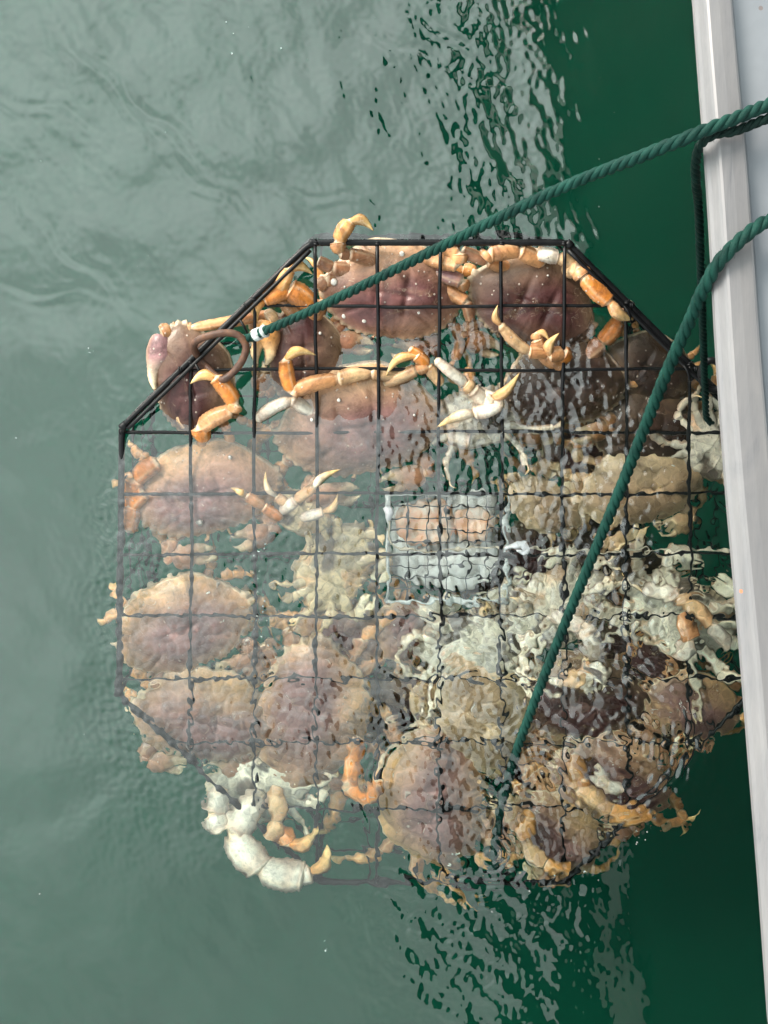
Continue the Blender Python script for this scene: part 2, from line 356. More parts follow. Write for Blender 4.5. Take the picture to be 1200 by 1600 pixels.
# ------------------------------------------------------------------ boat
GZ = .455
edge_px = [(1085, 0), (1092, 100), (1100, 200), (1107, 300), (1113, 400), (1118, 500), (1124, 600), (1131, 700), (1139, 800), (1148, 900), (1157, 1000), (1165, 1100), (1173, 1200), (1181, 1300), (1189, 1400), (1196, 1500), (1203, 1600)]
edge = [at(x, y, GZ) for x, y in edge_px]
def edge_x(y):
    if y > edge[0].y: return edge[0].x-(y-edge[0].y)*.13+.05*(y-edge[0].y)**2*.2
    if y < edge[-1].y: return edge[-1].x+(edge[-1].y-y)*.13-.012*(edge[-1].y-y)**2
    for a, b in zip(edge[:-1], edge[1:]):
        if a.y >= y >= b.y:
            t = (a.y-y)/(a.y-b.y); return a.x+(b.x-a.x)*t
def alu_mat():
    m = Mat('weathered_aluminium'); tc = m.n('ShaderNodeTexCoord')
    mp = m.n('ShaderNodeMapping'); mp.inputs['Scale'].default_value = (1, .22, 1); m.l(tc.outputs['Object'], mp.inputs[0])
    n1 = m.n('ShaderNodeTexNoise', {'Scale': 40, 'Detail': 8, 'Roughness': .7, 'Distortion': .8}); m.l(mp.outputs[0], n1.inputs['Vector'])
    mb_ = m.n('ShaderNodeMapping'); mb_.inputs['Scale'].default_value = (1, .03, 1); m.l(tc.outputs['Object'], mb_.inputs[0])
    nb = m.n('ShaderNodeTexNoise', {'Scale': 900, 'Detail': 3}); m.l(mb_.outputs[0], nb.inputs['Vector'])
    sm = m.n('ShaderNodeMath', operation='MULTIPLY_ADD'); sm.inputs[1].default_value = .35; m.l(nb.outputs['Fac'], sm.inputs[0]); m.l(n1.outputs['Fac'], sm.inputs[2])
    c = m.ramp(sm.outputs[0], [(.38, (.14, .14, .152)), (.58, (.205, .198, .206)), (.9, (.25, .238, .24))])
    # small flecks of orange-red paint
    vo = m.n('ShaderNodeTexVoronoi', {'Scale': 45}); m.l(tc.outputs['Object'], vo.inputs['Vector'])
    lt = m.n('ShaderNodeMath', operation='LESS_THAN'); lt.inputs[1].default_value = .085; m.l(vo.outputs['Distance'], lt.inputs[0])
    sp = m.n('ShaderNodeSeparateColor'); m.l(vo.outputs['Color'], sp.inputs[0])
    gt = m.n('ShaderNodeMath', operation='GREATER_THAN'); gt.inputs[1].default_value = .8; m.l(sp.outputs[1], gt.inputs[0])
    k = m.n('ShaderNodeMath', operation='MULTIPLY'); m.l(lt.outputs[0], k.inputs[0]); m.l(gt.outputs[0], k.inputs[1])
    x = m.n('ShaderNodeMix', data_type='RGBA'); x.inputs[7].default_value = (.7, .2, .1, 1); m.l(k.outputs[0], x.inputs[0]); m.l(c, x.inputs[6])
    p = m.n('ShaderNodeBsdfPrincipled', {'Metallic': .2, 'Roughness': .38}); m.l(x.outputs[2], p.inputs['Base Color'])
    n2 = m.n('ShaderNodeTexNoise', {'Scale': 22, 'Detail': 5}); m.l(mp.outputs[0], n2.inputs['Vector'])
    b = m.n('ShaderNodeBump', {'Strength': .35, 'Distance': .002}); m.l(n2.outputs['Fac'], b.inputs['Height']); m.l(b.outputs[0], p.inputs['Normal'])
    m.l(p.outputs[0], m.out.inputs[0]); return m.m
def deck_mat():
    m = Mat('painted_deck'); tc = m.n('ShaderNodeTexCoord')
    n1 = m.n('ShaderNodeTexNoise', {'Scale': 7, 'Detail': 6}); m.l(tc.outputs['Object'], n1.inputs['Vector'])
    c = m.ramp(n1.outputs['Fac'], [(.35, (.21, .225, .25)), (.65, (.26, .275, .30))])
    vo = m.n('ShaderNodeTexVoronoi', {'Scale': 75}); m.l(tc.outputs['Object'], vo.inputs['Vector'])
    lt = m.n('ShaderNodeMath', operation='LESS_THAN'); lt.inputs[1].default_value = .17; m.l(vo.outputs['Distance'], lt.inputs[0])
    sp = m.n('ShaderNodeSeparateColor'); m.l(vo.outputs['Color'], sp.inputs[0])
    gt = m.n('ShaderNodeMath', operation='GREATER_THAN'); gt.inputs[1].default_value = .85; m.l(sp.outputs[1], gt.inputs[0])
    k = m.n('ShaderNodeMath', operation='MULTIPLY'); m.l(lt.outputs[0], k.inputs[0]); m.l(gt.outputs[0], k.inputs[1])
    x = m.n('ShaderNodeMix', data_type='RGBA'); x.inputs[7].default_value = (.2, .17, .17, 1); m.l(k.outputs[0], x.inputs[0]); m.l(c, x.inputs[6])
    p = m.n('ShaderNodeBsdfPrincipled', {'Roughness': .3}); m.l(x.outputs[2], p.inputs['Base Color'])
    b = m.n('ShaderNodeBump', {'Strength': .3, 'Distance': .001}); m.l(vo.outputs['Distance'], b.inputs['Height']); m.l(b.outputs[0], p.inputs['Normal'])
    m.l(p.outputs[0], m.out.inputs[0]); return m.m
M_alu, M_deck = alu_mat(), deck_mat()
ysamp = [3.0-6.0*i/150 for i in range(151)]
boat = empty('boat', (edge_x(0)+.1, 0, 0))
tag(boat, 'aluminium boat with a pale weathered gunwale and grey painted deck beside the trap', 'boat')
def loft(name, mat, sec, smooth=True):
    mb = MB(); V = []; m = len(sec)
    for y in ysamp:
        ex = edge_x(y)
        wf = 1 if name != 'gunwale' else max(.74, min(1.0, .90-.42*(y-.1)))
        off_ = (.040*(max(.74, min(1.0, .90-.42*(y-.1)))-1)) if name == 'deck' else 0
        for k_, (dx, z) in enumerate(sec): V.append((ex+dx*wf+(off_ if dx < .31 else 0), y, z))
    F = [(i*m+k, i*m+k+1, (i+1)*m+k+1, (i+1)*m+k) for i in range(len(ysamp)-1) for k in range(m-1)]
    F.append(tuple(range(m))); F.append(tuple((len(ysamp)-1)*m+k for k in range(m-1, -1, -1)))
    mb.add(V, F); return mb.build(name, mat, boat, smooth)
sec = [(.036, .385), (.028, .397), (.002, .444), (.0, .448), (.001, .4515), (.004, .4545), (.0085, .4605), (.0105, .4625), (.013, .4635), (.024, .4642), (.0365, .4643), (.039, .463), (.040, .459), (.040, .42), (.039, .40), (.036, .385)]
g = loft('gunwale', M_alu, sec, False)
M_hull = noise_mat('shade_dark_hull', [(.3, (.003, .010, .009)), (.7, (.006, .018, .015))], 6, .7, bump=.1, spec=.1)  # hull coloured dark for shade under the flare, so its reflection stays dark
loft('hull', M_hull, [(.037, .39), (.045, .385), (.11, .20), (.17, 0), (.26, -.25), (.6, -.4), (.6, -.38), (.10, .3), (.042, .388)], False)
loft('deck', M_deck, [(.0405, .445), (.046, .448), (.3, .449), (1.6, .449), (1.6, .435), (.0405, .435)], False)
# unseen dark cover added over the cockpit to block reflected sky, on added tubes
cvx = .455
YC = [-2.35+4.7*k/60 for k in range(61)]
EDG = lambda y: .05*math.sin(1.9*y+.6)+.025*math.sin(5.3*y)  # edge waved to make the reflected border in the water irregular
mb = MB(); V = []; F = []; nseg = 24
for i in range(nseg+1):
    x = cvx+1.25*i/nseg; zz = 2.45+.22*math.sin(math.pi*i/nseg)
    for y in YC: V += [(x+EDG(y)*(1-i/nseg), y, zz), (x+EDG(y)*(1-i/nseg), y, zz+.03)]
NY_ = len(YC)
def ci(i, j, k): return (i*NY_+j)*2+k
for i in range(nseg):
    for j in range(NY_-1):
        F += [(ci(i, j, 0), ci(i+1, j, 0), ci(i+1, j+1, 0), ci(i, j+1, 0)), (ci(i, j, 1), ci(i, j+1, 1), ci(i+1, j+1, 1), ci(i+1, j, 1))]
    F += [(ci(i, 0, 0), ci(i, 0, 1), ci(i+1, 0, 1), ci(i+1, 0, 0)), (ci(i, NY_-1, 0), ci(i+1, NY_-1, 0), ci(i+1, NY_-1, 1), ci(i, NY_-1, 1))]
for j in range(NY_-1): F += [(ci(0, j, 0), ci(0, j+1, 0), ci(0, j+1, 1), ci(0, j, 1)), (ci(nseg, j, 0), ci(nseg, j, 1), ci(nseg, j+1, 1), ci(nseg, j+1, 0))]
mb.add(V, F); mb.build('sky_blocker', M_sky_blocker, boat)
for y in (-2.25, 2.25):
    mb = MB(); tube(mb, catmull([(edge_x(y)+.09, y, .44), (.62, y, 1.4), (.60, y, 2.3), (.66, y, 2.47)], 8), .016, 10); mb.build('blocker_post', M_blocker_post, boat)

# ------------------------------------------------------------------ crab trap
OCT = [(485, 379), (886, 379), (1180, 668), (1180, 1078), (884, 1378), (500, 1378), (186, 1085), (190, 668)]
top = [onplane(x, y) for x, y in OCT]
ctr = sum(top, Vector())/8
trap = empty('crab_trap', ctr-PN*.2)
tag(trap, 'black octagonal wire crab trap tilted half out of the water', 'crab trap')
def ring(mb, pts, r):
    P = []
    n = len(pts)
    for i in range(n):
        a, b, c = pts[i-1], pts[i], pts[(i+1) % n]
        u = (a-b).normalized()*.012; w = (c-b).normalized()*.012
        for k in range(5): t = k/4; P.append((b+u)*(1-t)**2+b*2*t*(1-t)+(b+w)*t*t)
        L = (c-b).length
        for k in range(1, 14): P.append((b+w).lerp(c+(b-c).normalized()*.012, k/14))
    tube(mb, P, r, 10, closed=True, jit=.06)
mb = MB(); ring(mb, top, .0042)
mb.build('frame', M_black, trap)
lid = [ctr+(p-ctr)*.985+PN*.006 for p in top]
lidp = [lid[i] for i in (7, 0)]
mb = MB()
for a, b in ((7, 0), (1, 2)):
    rod(mb, lid[a].lerp(lid[b], .01), lid[a].lerp(lid[b], .99), .0026, 8)
    mb.build('lid_rod', M_black, trap); mb = MB()
for a, b, t in ((7, 0, .62), (7, 0, .38), (1, 2, .3), (1, 2, .62)):
    p = lid[a].lerp(lid[b], t); tube(mb, catmull([p, p+Vector((.006, -.01, .002)), p+Vector((.012, -.02, -.008)), p+Vector((.02, -.012, -.012))], 5), .0017, 6); mb.build('lid_hook', M_black, trap); mb = MB()

for a in (0, 1, 2, 7, 6):      # wraps where the rods are lashed
    mb = MB(); p = top[a]; q = top[(a+1) % 8]; d = (q-p).normalized()
    tube(mb, [p+d*(-.001+.003*k) for k in range(4)], .0052, 10, jit=.1); mb.build('lashing', M_black, trap)
def inside(px, py):
    s = None
    for i in range(8):
        a, b = OCT[i], OCT[(i+1) % 8]; c = (b[0]-a[0])*(py-a[1])-(b[1]-a[1])*(px-a[0])
        if c < 0: return False
    return True
def clip(fn, lo, hi):
    ts = [lo+(hi-lo)*i/800 for i in range(801)]; ok = [t for t in ts if inside(*fn(t))]
    return (ok[0], ok[-1]) if ok else None
VX = [298, 397, 494, 590, 687, 784, 881, 979, 1077]; HY = [478, 577, 675, 771, 866, 963, 1061, 1160, 1264]
mb = MB()
for x in VX:
    a, b = clip(lambda t: (x, t), 300, 1450); A = onplane(x, a); B = onplane(x, b); n = 30
    tube(mb, [A.lerp(B, i/n)+Vector((.0011*math.sin(i*.37+x)+random.uniform(-.0005, .0005), 0, .0018)) for i in range(n+1)], .0024, 7, jit=.06)
for x in VX:
    a, b = clip(lambda t: (x, t), 300, 1450)
    for q, d in ((a, 1), (b, -1)):
        e = onplane(x, q); tube(mb, [e+Vector((.004*math.cos(k*1.1)*.9, d*-.001+(k-6)*.0004, .0045*math.sin(k*1.1))) for k in range(13)], .0013, 6)
for y in HY:
    a, b = clip(lambda t: (t, y), 100, 1300); A = onplane(a, y); B = onplane(b, y); n = 30
    for q in (A, B): tube(mb, [q+Vector(((k-6)*.0004, .004*math.cos(k*1.1), .0045*math.sin(k*1.1))) for k in range(13)], .0013, 6)
    tube(mb, [A.lerp(B, i/n)+Vector((0, .0011*math.sin(i*.31+y)+random.uniform(-.0005, .0005), -.0018)) for i in range(n+1)], .0022, 7, jit=.06)
mb.build('top_mesh', M_black, trap)
DP = .24
def lower(p, d=DP): return ctr+(p-ctr)*.97-PN*d+Vector((0, 0, 0))
mb = MB(); bot = [lower(p) for p in top]; ring(mb, bot, .0036); mb.build('base_frame', M_black, trap)
mb = MB()
for x in VX:
    a, b = clip(lambda t: (x, t), 300, 1450); rod(mb, lower(onplane(x, a)), lower(onplane(x, b)), .0018, 6, 6)
for y in HY:
    a, b = clip(lambda t: (t, y), 100, 1300); rod(mb, lower(onplane(a, y)), lower(onplane(b, y)), .0018, 6, 6)
mb.build('base_mesh', M_black, trap)
mb = MB()
for i in range(8):
    a, b = top[i], top[(i+1) % 8]; c, d = bot[i], bot[(i+1) % 8]
    for k in range(1, 3): rod(mb, a.lerp(c, k/3), b.lerp(d, k/3), .0016, 6, 4)
    for k in range(1, 5): rod(mb, a.lerp(b, k/5), c.lerp(d, k/5), .0016, 6, 4)
mb.build('side_mesh', M_black, trap)
for i in range(8):
    mb = MB(); rod(mb, top[i], bot[i], .003, 8); mb.build('upright', M_black, trap)

# rusty link through the frame
mb = MB(); P = [atp(x, y, z) for x, y, z in ((304, 548, .030), (306, 534, .047), (325, 525, .056), (352, 520, .058), (372, 524, .057), (384, 540, .054), (380, 560, .05), (366, 580, .044), (348, 593, .038), (334, 585, .028), (318, 566, .016))]
def cat_closed(P, n):
    Q = []; m = len(P)
    for i in range(m):
        a, b, c, d = P[i-1], P[i], P[(i+1) % m], P[(i+2) % m]
        for k in range(n):
            t = k/n; Q.append(.5*((2*b)+(c-a)*t+(2*a-5*b+4*c-d)*t*t+(3*b-a-3*c+d)*t**3))
    return Q
tube(mb, cat_closed(P, 6), .0046, 12, closed=True, jit=.04)
tag(mb.build('rusty_link', M_rust), 'rusty brown oval steel link hooked through the left corner of the trap frame', 'link')
# dark shackle at the right corner, where the hanging rope is tied
mb = MB(); P = [atp(x, y, z) for x, y, z in ((1098, 572, .03), (1112, 563, .035), (1128, 572, .03), (1132, 592, .02), (1122, 608, .012), (1104, 606, .012), (1096, 590, .02))]
tube(mb, cat_closed(P, 6), .0046, 12, closed=True, jit=.03)
tag(mb.build('shackle', M_black), 'dark steel shackle at the right corner of the trap by the gunwale', 'shackle')

# ------------------------------------------------------------------ ropes
def rope(name, pts, r, label, pitch=5.8, mat=None):
    path = catmull(pts, 40)
    # resample evenly
    d = [0]
    for a, b in zip(path[:-1], path[1:]): d.append(d[-1]+(b-a).length)
    L = d[-1]; n = int(L/(r*.28)); P = []; j = 0
    for i in range(n+1):
        s = L*i/n
        while j < len(d)-2 and d[j+1] < s: j += 1
        t = (s-d[j])/max(1e-9, d[j+1]-d[j]); P.append(path[j].lerp(path[j+1], t))
    fr = frames(P); mb = MB(); ph = 0
    for k in range(3):
        S = []
        for i, p in enumerate(P):
            a = 2*math.pi*(i*L/n)/(pitch*r)+2*math.pi*k/3
            _, u, v = fr[i]; S.append(p+(u*math.cos(a)-v*math.sin(a))*r*.50)
        tube(mb, S, [r*.56*(1+.05*math.sin(i*.07+k)+.03*math.sin(i*.31+2*k)) for i in range(len(S))], 9, jit=.03)
    # stray fibres
    for _ in range(int(L/.004)):
        i = random.randrange(2, n-2); _, u, v = fr[i]; a = random.uniform(0, 6.28); dr = (u*math.cos(a)+v*math.sin(a)); p = P[i]+dr*r*.9
        q = p+dr*random.uniform(.001, .003)+fr[i][0]*random.uniform(-.004, .004)
        tube(mb, [p, p.lerp(q, .5), q], .00012, 3)
    o = mb.build(name, mat or M_rope); tag(o, label, 'rope', 'green ropes'); return o, P, fr
rA, PA, fA = rope('rope', [at(*p) for p in ((372, 538, .060), (392, 527, .064), (500, 479, .135), (690, 385, .26), (870, 297, .37), (1020, 237, .455), (1085, 210, .478), (1150, 184, .482), (1215, 157, .474), (1330, 105, .462), (1500, 40, .456), (1900, -40, .456), (2700, -10, .456))], .0056,
     'green twisted rope stretched from the rusty link up across the trap to the gunwale')
mb = MB()
for s0, s1 in ((18, 24), (27, 30)):
    tube(mb, [PA[i] for i in range(s0, s1)], .0078, 14, jit=.04)
mb.build('tape_band', M_tape, rA)
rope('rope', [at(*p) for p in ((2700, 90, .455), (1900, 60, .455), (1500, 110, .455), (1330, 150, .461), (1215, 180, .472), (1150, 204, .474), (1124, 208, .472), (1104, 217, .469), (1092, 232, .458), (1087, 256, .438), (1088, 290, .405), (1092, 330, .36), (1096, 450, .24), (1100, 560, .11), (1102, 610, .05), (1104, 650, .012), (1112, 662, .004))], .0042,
     'shade-darkened green twisted rope hanging straight down from the gunwale to the dark shackle', mat=M_rope_shade)
rope('rope', [at(*p) for p in ((2700, 200, .456), (1900, 130, .456), (1500, 220, .457), (1330, 290, .464), (1210, 340, .474), (1165, 368, .477), (1125, 408, .468), (1100, 450, .448), (1078, 500, .415), (1035, 598, .355), (975, 750, .26), (905, 920, .16), (855, 1045, .08), (812, 1160, .01), (790, 1235, -.05), (776, 1300, -.09), (772, 1360, -.12))], .0059,
     'thicker green twisted rope running from the gunwale down across the trap into the water')

# ------------------------------------------------------------------ bait cage, bait, cord
CZ = -.030
cage = empty('bait_cage', onplane(695, 850, CZ-.07)); tag(cage, 'small square wire bait cage hanging below the middle of the trap mesh', 'bait cage')
mb = MB(); x0, x1, y0, y1 = 606, 792, 772, 940
def cg(u, v, d): return onplane(x0+(x1-x0)*u, y0+(y1-y0)*v, CZ)-PN*d
for d in (0, .055):
    for i in range(7): rod(mb, cg(i/6, 0, d), cg(i/6, 1, d), .0011, 6, 8)
    for i in range(10): rod(mb, cg(0, i/9, d), cg(1, i/9, d), .0010, 6, 8)
for i in range(7):
    for v in (0, 1): rod(mb, cg(i/6, v, 0), cg(i/6, v, .055), .001, 6, 3)
for i in range(10):
    for u in (0, 1): rod(mb, cg(u, i/9, 0), cg(u, i/9, .055), .001, 6, 3)
mb.build('wire_mesh', M_cwire, cage)
mb = MB(); r_ = [cg(0, 0, 0), cg(1, 0, 0), cg(1, 1, 0), cg(0, 1, 0)]
for a, b in zip(r_, r_[1:]+r_[:1]): rod(mb, a, b, .0026, 8)
mb.build('rim', M_tape, cage)
def lump(name, mat, c, sx, sy, sz, rz, label, cat, seed, group=None):
    g = np.random.default_rng(seed); mb = MB(); nu, nv = 28, 16; V = []; F = []; ph = g.uniform(0, 6, 6)
    for j in range(nv+1):
        th = math.pi*j/nv
        for i in range(nu):
            p = 2*math.pi*i/nu; d = Vector((math.sin(th)*math.cos(p), math.sin(th)*math.sin(p), math.cos(th)))
            d = Vector([math.copysign(abs(q)**.7, q) for q in d])
            w = 1+.12*math.sin(3*d.x+ph[0])*math.cos(4*d.y+ph[1])+.05*math.sin(9*d.x+ph[2]+5*d.z)+.04*math.sin(11*d.y+ph[3])
            q = Vector((d.x*sx*w, d.y*sy*w, d.z*sz*w)); q.rotate(Matrix.Rotation(R(rz), 3, 'Z')); V.append(q)
    for j in range(nv):
        for i in range(nu): F.append((j*nu+i, (j+1)*nu+i, (j+1)*nu+(i+1) % nu, j*nu+(i+1) % nu))
    mb.add(V, F); o = mb.build(name, mat); o.location = c; tag(o, label, cat, group); return o
lump('fish_fillet', M_fish, onplane(665, 822, CZ)-PN*.018, .040, .030, .010, 5, 'pale salmon fillet in the left part of the bait cage', 'bait', 1)
lump('fish_chunk', M_fish, onplane(742, 826, CZ)-PN*.016, .026, .024, .011, -8, 'bright orange chunk of fish in the right part of the bait cage', 'bait', 2)
lump('fish_scrap', M_skin, onplane(700, 885, CZ)-PN*.030, .052, .026, .012, 3, 'grey fish skin scrap along the lower edge of the bait cage', 'bait', 3)
lump('fish_carcass', M_skin, onplane(697, 856, CZ)-PN*.040,   .073, .066, .008, 3, 'silvery fish carcass lying flat on the floor of the bait cage', 'bait', 4)
cord = empty('bungee_cord', onplane(800, 858, -.012)); tag(cord, 'thin pale cord with white plastic hooks stretched across the trap beside the bait cage', 'cord')
mb = MB(); P = [onplane(x, y, -.008) for x, y in ((608, 805), (612, 850), (660, 860), (740, 857), (800, 855), (880, 858), (960, 862), (1050, 857), (1150, 860))]
tube(mb, catmull(P, 10), .0016, 6, jit=.15); mb.build('elastic', M_cord, cord)
for pts, r in ((((790, 858), (804, 853), (816, 850), (824, 857), (820, 864), (808, 864)), .0044), (((602, 792), (608, 800), (606, 812)), .005)):
    mb = MB(); P = catmull([onplane(x, y, .004) for x, y in pts], 6); tube(mb, P, [r*(.7+.5*math.sin(math.pi*i/(len(P)-1))) for i in range(len(P))], 10); mb.build('hook', M_white, cord)

# ------------------------------------------------------------------ crabs
half = [(0, .300), (.05, .312), (.09, .300), (.2, .288), (.33, .235), (.43, .150), (.495, .03), (.47, -.05), (.39, -.16), (.29, -.27), (.19, -.335), (.1, -.35), (0, -.352)]
hp = catmull([(x, y, 0) for x, y in half], 10)
hl = [0]
for a, b in zip(hp[:-1], hp[1:]): hl.append(hl[-1]+(b-a).length)
def hsample(t):
    s = t*hl[-1]; j = 0
    while j < len(hl)-2 and hl[j+1] < s: j += 1
    u = (s-hl[j])/(hl[j+1]-hl[j]); return hp[j].lerp(hp[j+1], u)
NH = 130
OUT = []
for i in range(NH):
    t = i/NH; p = hsample(t); q = hsample(min(1, t+.002)); o_ = hsample(max(0, t-.002)); d = (q-o_).normalized(); nrm = Vector((-d.y, d.x, 0))*-1
    if nrm.dot(p-Vector((0, -.03, 0))) < 0: nrm = -nrm
    front = .08 < t < .545; tooth = 0
    if front:
        ph = (t-.08)/.465*10; fr_ = ph % 1; tooth = .019*(1-abs(fr_-.62)/.62 if fr_ < .62 else 1-(fr_-.62)/.38)*(1 if int(ph) < 9 else 1.6)
    OUT.append((p+nrm*tooth, t, tooth))
full = [(Vector((p.x, p.y, 0)), t, th) for p, t, th in OUT]+[(Vector((-p.x, p.y, 0)), t, th) for p, t, th in reversed(OUT[1:])]
full.insert(NH, (Vector((0, -.352, 0)), 1, 0))
PAL = {
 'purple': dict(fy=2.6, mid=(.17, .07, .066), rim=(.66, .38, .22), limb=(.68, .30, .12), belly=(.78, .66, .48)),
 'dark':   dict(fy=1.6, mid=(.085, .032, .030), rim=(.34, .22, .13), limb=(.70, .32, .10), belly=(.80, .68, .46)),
 'tan':    dict(mid=(.26, .13, .115), rim=(.66, .40, .20), limb=(.74, .36, .13), belly=(.80, .70, .48)),
 'pink':   dict(mid=(.30, .155, .14), rim=(.76, .44, .20), limb=(.80, .40, .16), belly=(.82, .72, .55)),
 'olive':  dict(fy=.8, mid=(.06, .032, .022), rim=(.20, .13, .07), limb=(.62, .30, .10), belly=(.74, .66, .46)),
 'cream':  dict(mid=(.34, .25, .20), rim=(.62, .48, .32), limb=(.80, .50, .24), belly=(.90, .82, .66)),
 'gold':   dict(fy=1.2, mid=(.44, .29, .17), rim=(.80, .62, .38), limb=(.80, .54, .27), belly=(.80, .63, .38)),
}
def mixc(a, b, t): t = max(0, min(1, t)); return tuple(a[i]*(1-t)+b[i]*t for i in range(3))
def dome(x, y, s, g):
    z = .138*(1-s**2.8)**.66
    ax = abs(x)
    z += .012*math.exp(-((ax-.24)/.10)**2-((y-.02)/.13)**2)+.012*math.exp(-(ax/.09)**2-((y-.12)/.08)**2)+.010*math.exp(-(ax/.07)**2-((y+.12)/.07)**2)
    z -= .022*math.exp(-((ax-.10)/.022)**2-((y+.01)/.12)**2)+.016*math.exp(-((y-.0)/.018)**2-((ax-.07)/.10)**2)+.015*math.exp(-((y-.02-.5*ax)/.022)**2-((ax-.26)/.09)**2)
    return z
def carapace(mb, W, pal, g):
    NB, NS = len(full), 30; V = []; C = []; F = []; asp = g.uniform(.93, 1.07); hh = g.uniform(.85, 1.12)
    cy0 = -.03; a1, a2, a3 = g.uniform(0, 6, 3)
    for j in range(1, NS+1):
        s = (j/NS)**.8
        for p, t, th in full:
            k = s if s > .93 else s*1.0
            e = 1 if s > .9 else .96+.04*s
            base = hsample(t); bx = math.copysign(base.x, p.x) if p.x else 0
            bp = Vector((bx, base.y, 0)) if s < .97 else p
            x = bp.x*s; y = cy0+(bp.y-cy0)*s
            z = dome(x, y, s, g)+.0010*math.sin(38*x+a1)*math.sin(41*y+a2)+(.007 if .945 < s < .99 else 0)
            V.append((x*W, y*W*asp, z*W*hh))
            w = s**4*.6+.22*math.sin(7*x+a1)*math.cos(8*y+a2)+max(0, -y-.02)*pal.get('fy', 2.0)
            c = mixc(pal['mid'], pal['rim'], w)
            if s > .955: c = mixc(c, (.85, .70, .48), .15+30*th if t < .545 else .5)
            if t > .5 and s > .95: c = (.86, .66, .46)
            C.append(c)
    NV = 22
    for j in range(1, NV+1):      # under side
        s = 1-j/(NV+.6)
        for p, t, th in full:
            base = hsample(t); bx = math.copysign(base.x, p.x) if p.x else 0
            x = bx*s; y = cy0+(base.y-cy0)*s
            z = -.115*(1-s**2.2)**.6
            rib = math.sin(y*38+abs(x)*9)
            if s < .82: z += (.006*abs(rib)**.5 if abs(x) > .075+.08*max(0, -y) else .004*abs(math.sin(y*40))**.5+.006)-.014*math.exp(-((abs(x)-.075-.08*max(0,-y))/.012)**2)
            V.append((x*W, y*W*asp, z*W)); c = mixc(pal['belly'], (.20, .10, .05), .7*max(0, .16-abs(rib))/.16*(s < .82)+.4*(s > .9)); bl = math.sin(6.5*x+a1+2*math.sin(5*y+a3))*math.cos(7.5*y+a2)+.4*math.sin(19*x+a3)*math.sin(17*y+a1)
            c = mixc(c, (.05, .025, .015), .85*max(0, min(1, (bl-.25)*2.5))); c = mixc(c, (.84, .40, .14), .5*max(0, min(1, (-bl-.5)*2.5))); C.append(c)
    rows = NS+NV
    for j in range(rows-1):
        for i in range(NB): F.append((j*NB+i, (j+1)*NB+i, (j+1)*NB+(i+1) % NB, j*NB+(i+1) % NB))
    V.append((0, cy0*W, dome(0, cy0, 0, g)*W)); C.append(pal['mid']); c0 = len(V)-1
    for i in range(NB): F.append((c0, i, (i+1) % NB))
    V.append((0, cy0*W, -.115*W)); C.append(pal['belly']); c1 = len(V)-1
    for i in range(NB): F.append((c1, (rows-1)*NB+(i+1) % NB, (rows-1)*NB+i))
    mb.add(V, F, C)
    # eyes and mouth parts at the front
    for s in (-1, 1):
        tube(mb, [Vector((s*.06*W, .26*W, .0)), Vector((s*.075*W, .31*W, .012*W)), Vector((s*.085*W, .325*W, .016*W))], [.012*W, .010*W, .012*W], 8, cols=[pal['rim']]*3)
        sphere(mb, (s*.088*W, .33*W, .018*W), .014*W, colr=(.01, .01, .01))
        sphere(mb, (s*.03*W, .275*W, -.03*W), .035*W, sc=(.8, .8, 1.2), colr=mixc(pal['belly'], (.6, .35, .15), .4))
def ringv(mb_V, C, p, u, v, a, b, cu, cl, n=12, ridge=.05, spin=0.0):
    for k in range(n):
        th = 2*math.pi*k/n; cth, sth = math.cos(th), math.sin(th)
        e = 1/(abs(cth)**1.35+abs(sth)**1.35)**(1/1.35)           # keeled, not round
        q = (.55+.45*e*1.18)*(1+ridge*math.cos(6*th+.4))*(1+(spin if abs(cth) > .93 else 0))
        w = p+u*(a*q*cth)+v*(b*q*sth); mb_V.append(w)
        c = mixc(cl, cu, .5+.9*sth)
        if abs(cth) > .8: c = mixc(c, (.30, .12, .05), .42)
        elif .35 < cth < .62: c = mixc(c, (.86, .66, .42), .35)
        C.append(c)
_pr = [(-.03, .42), (.0, .50), (.03, .60), (.07, .76), (.2, .86), (.45, .96), (.68, .99), (.84, .93), (.90, .88), (.935, 1.0), (.97, .80), (1.02, .45)]
def _pf(t):
    for (a, fa), (b, fb) in zip(_pr[:-1], _pr[1:]):
        if a <= t <= b: return fa+(fb-fa)*(t-a)/(b-a)
    return .55
PROF = [(t, _pf(t)) for t in (-.03, .0, .03, .08, .13, .18, .24, .30, .36, .42, .48, .54, .60, .66, .72, .78, .84, .89, .92, .95, .98, 1.0, 1.02)]
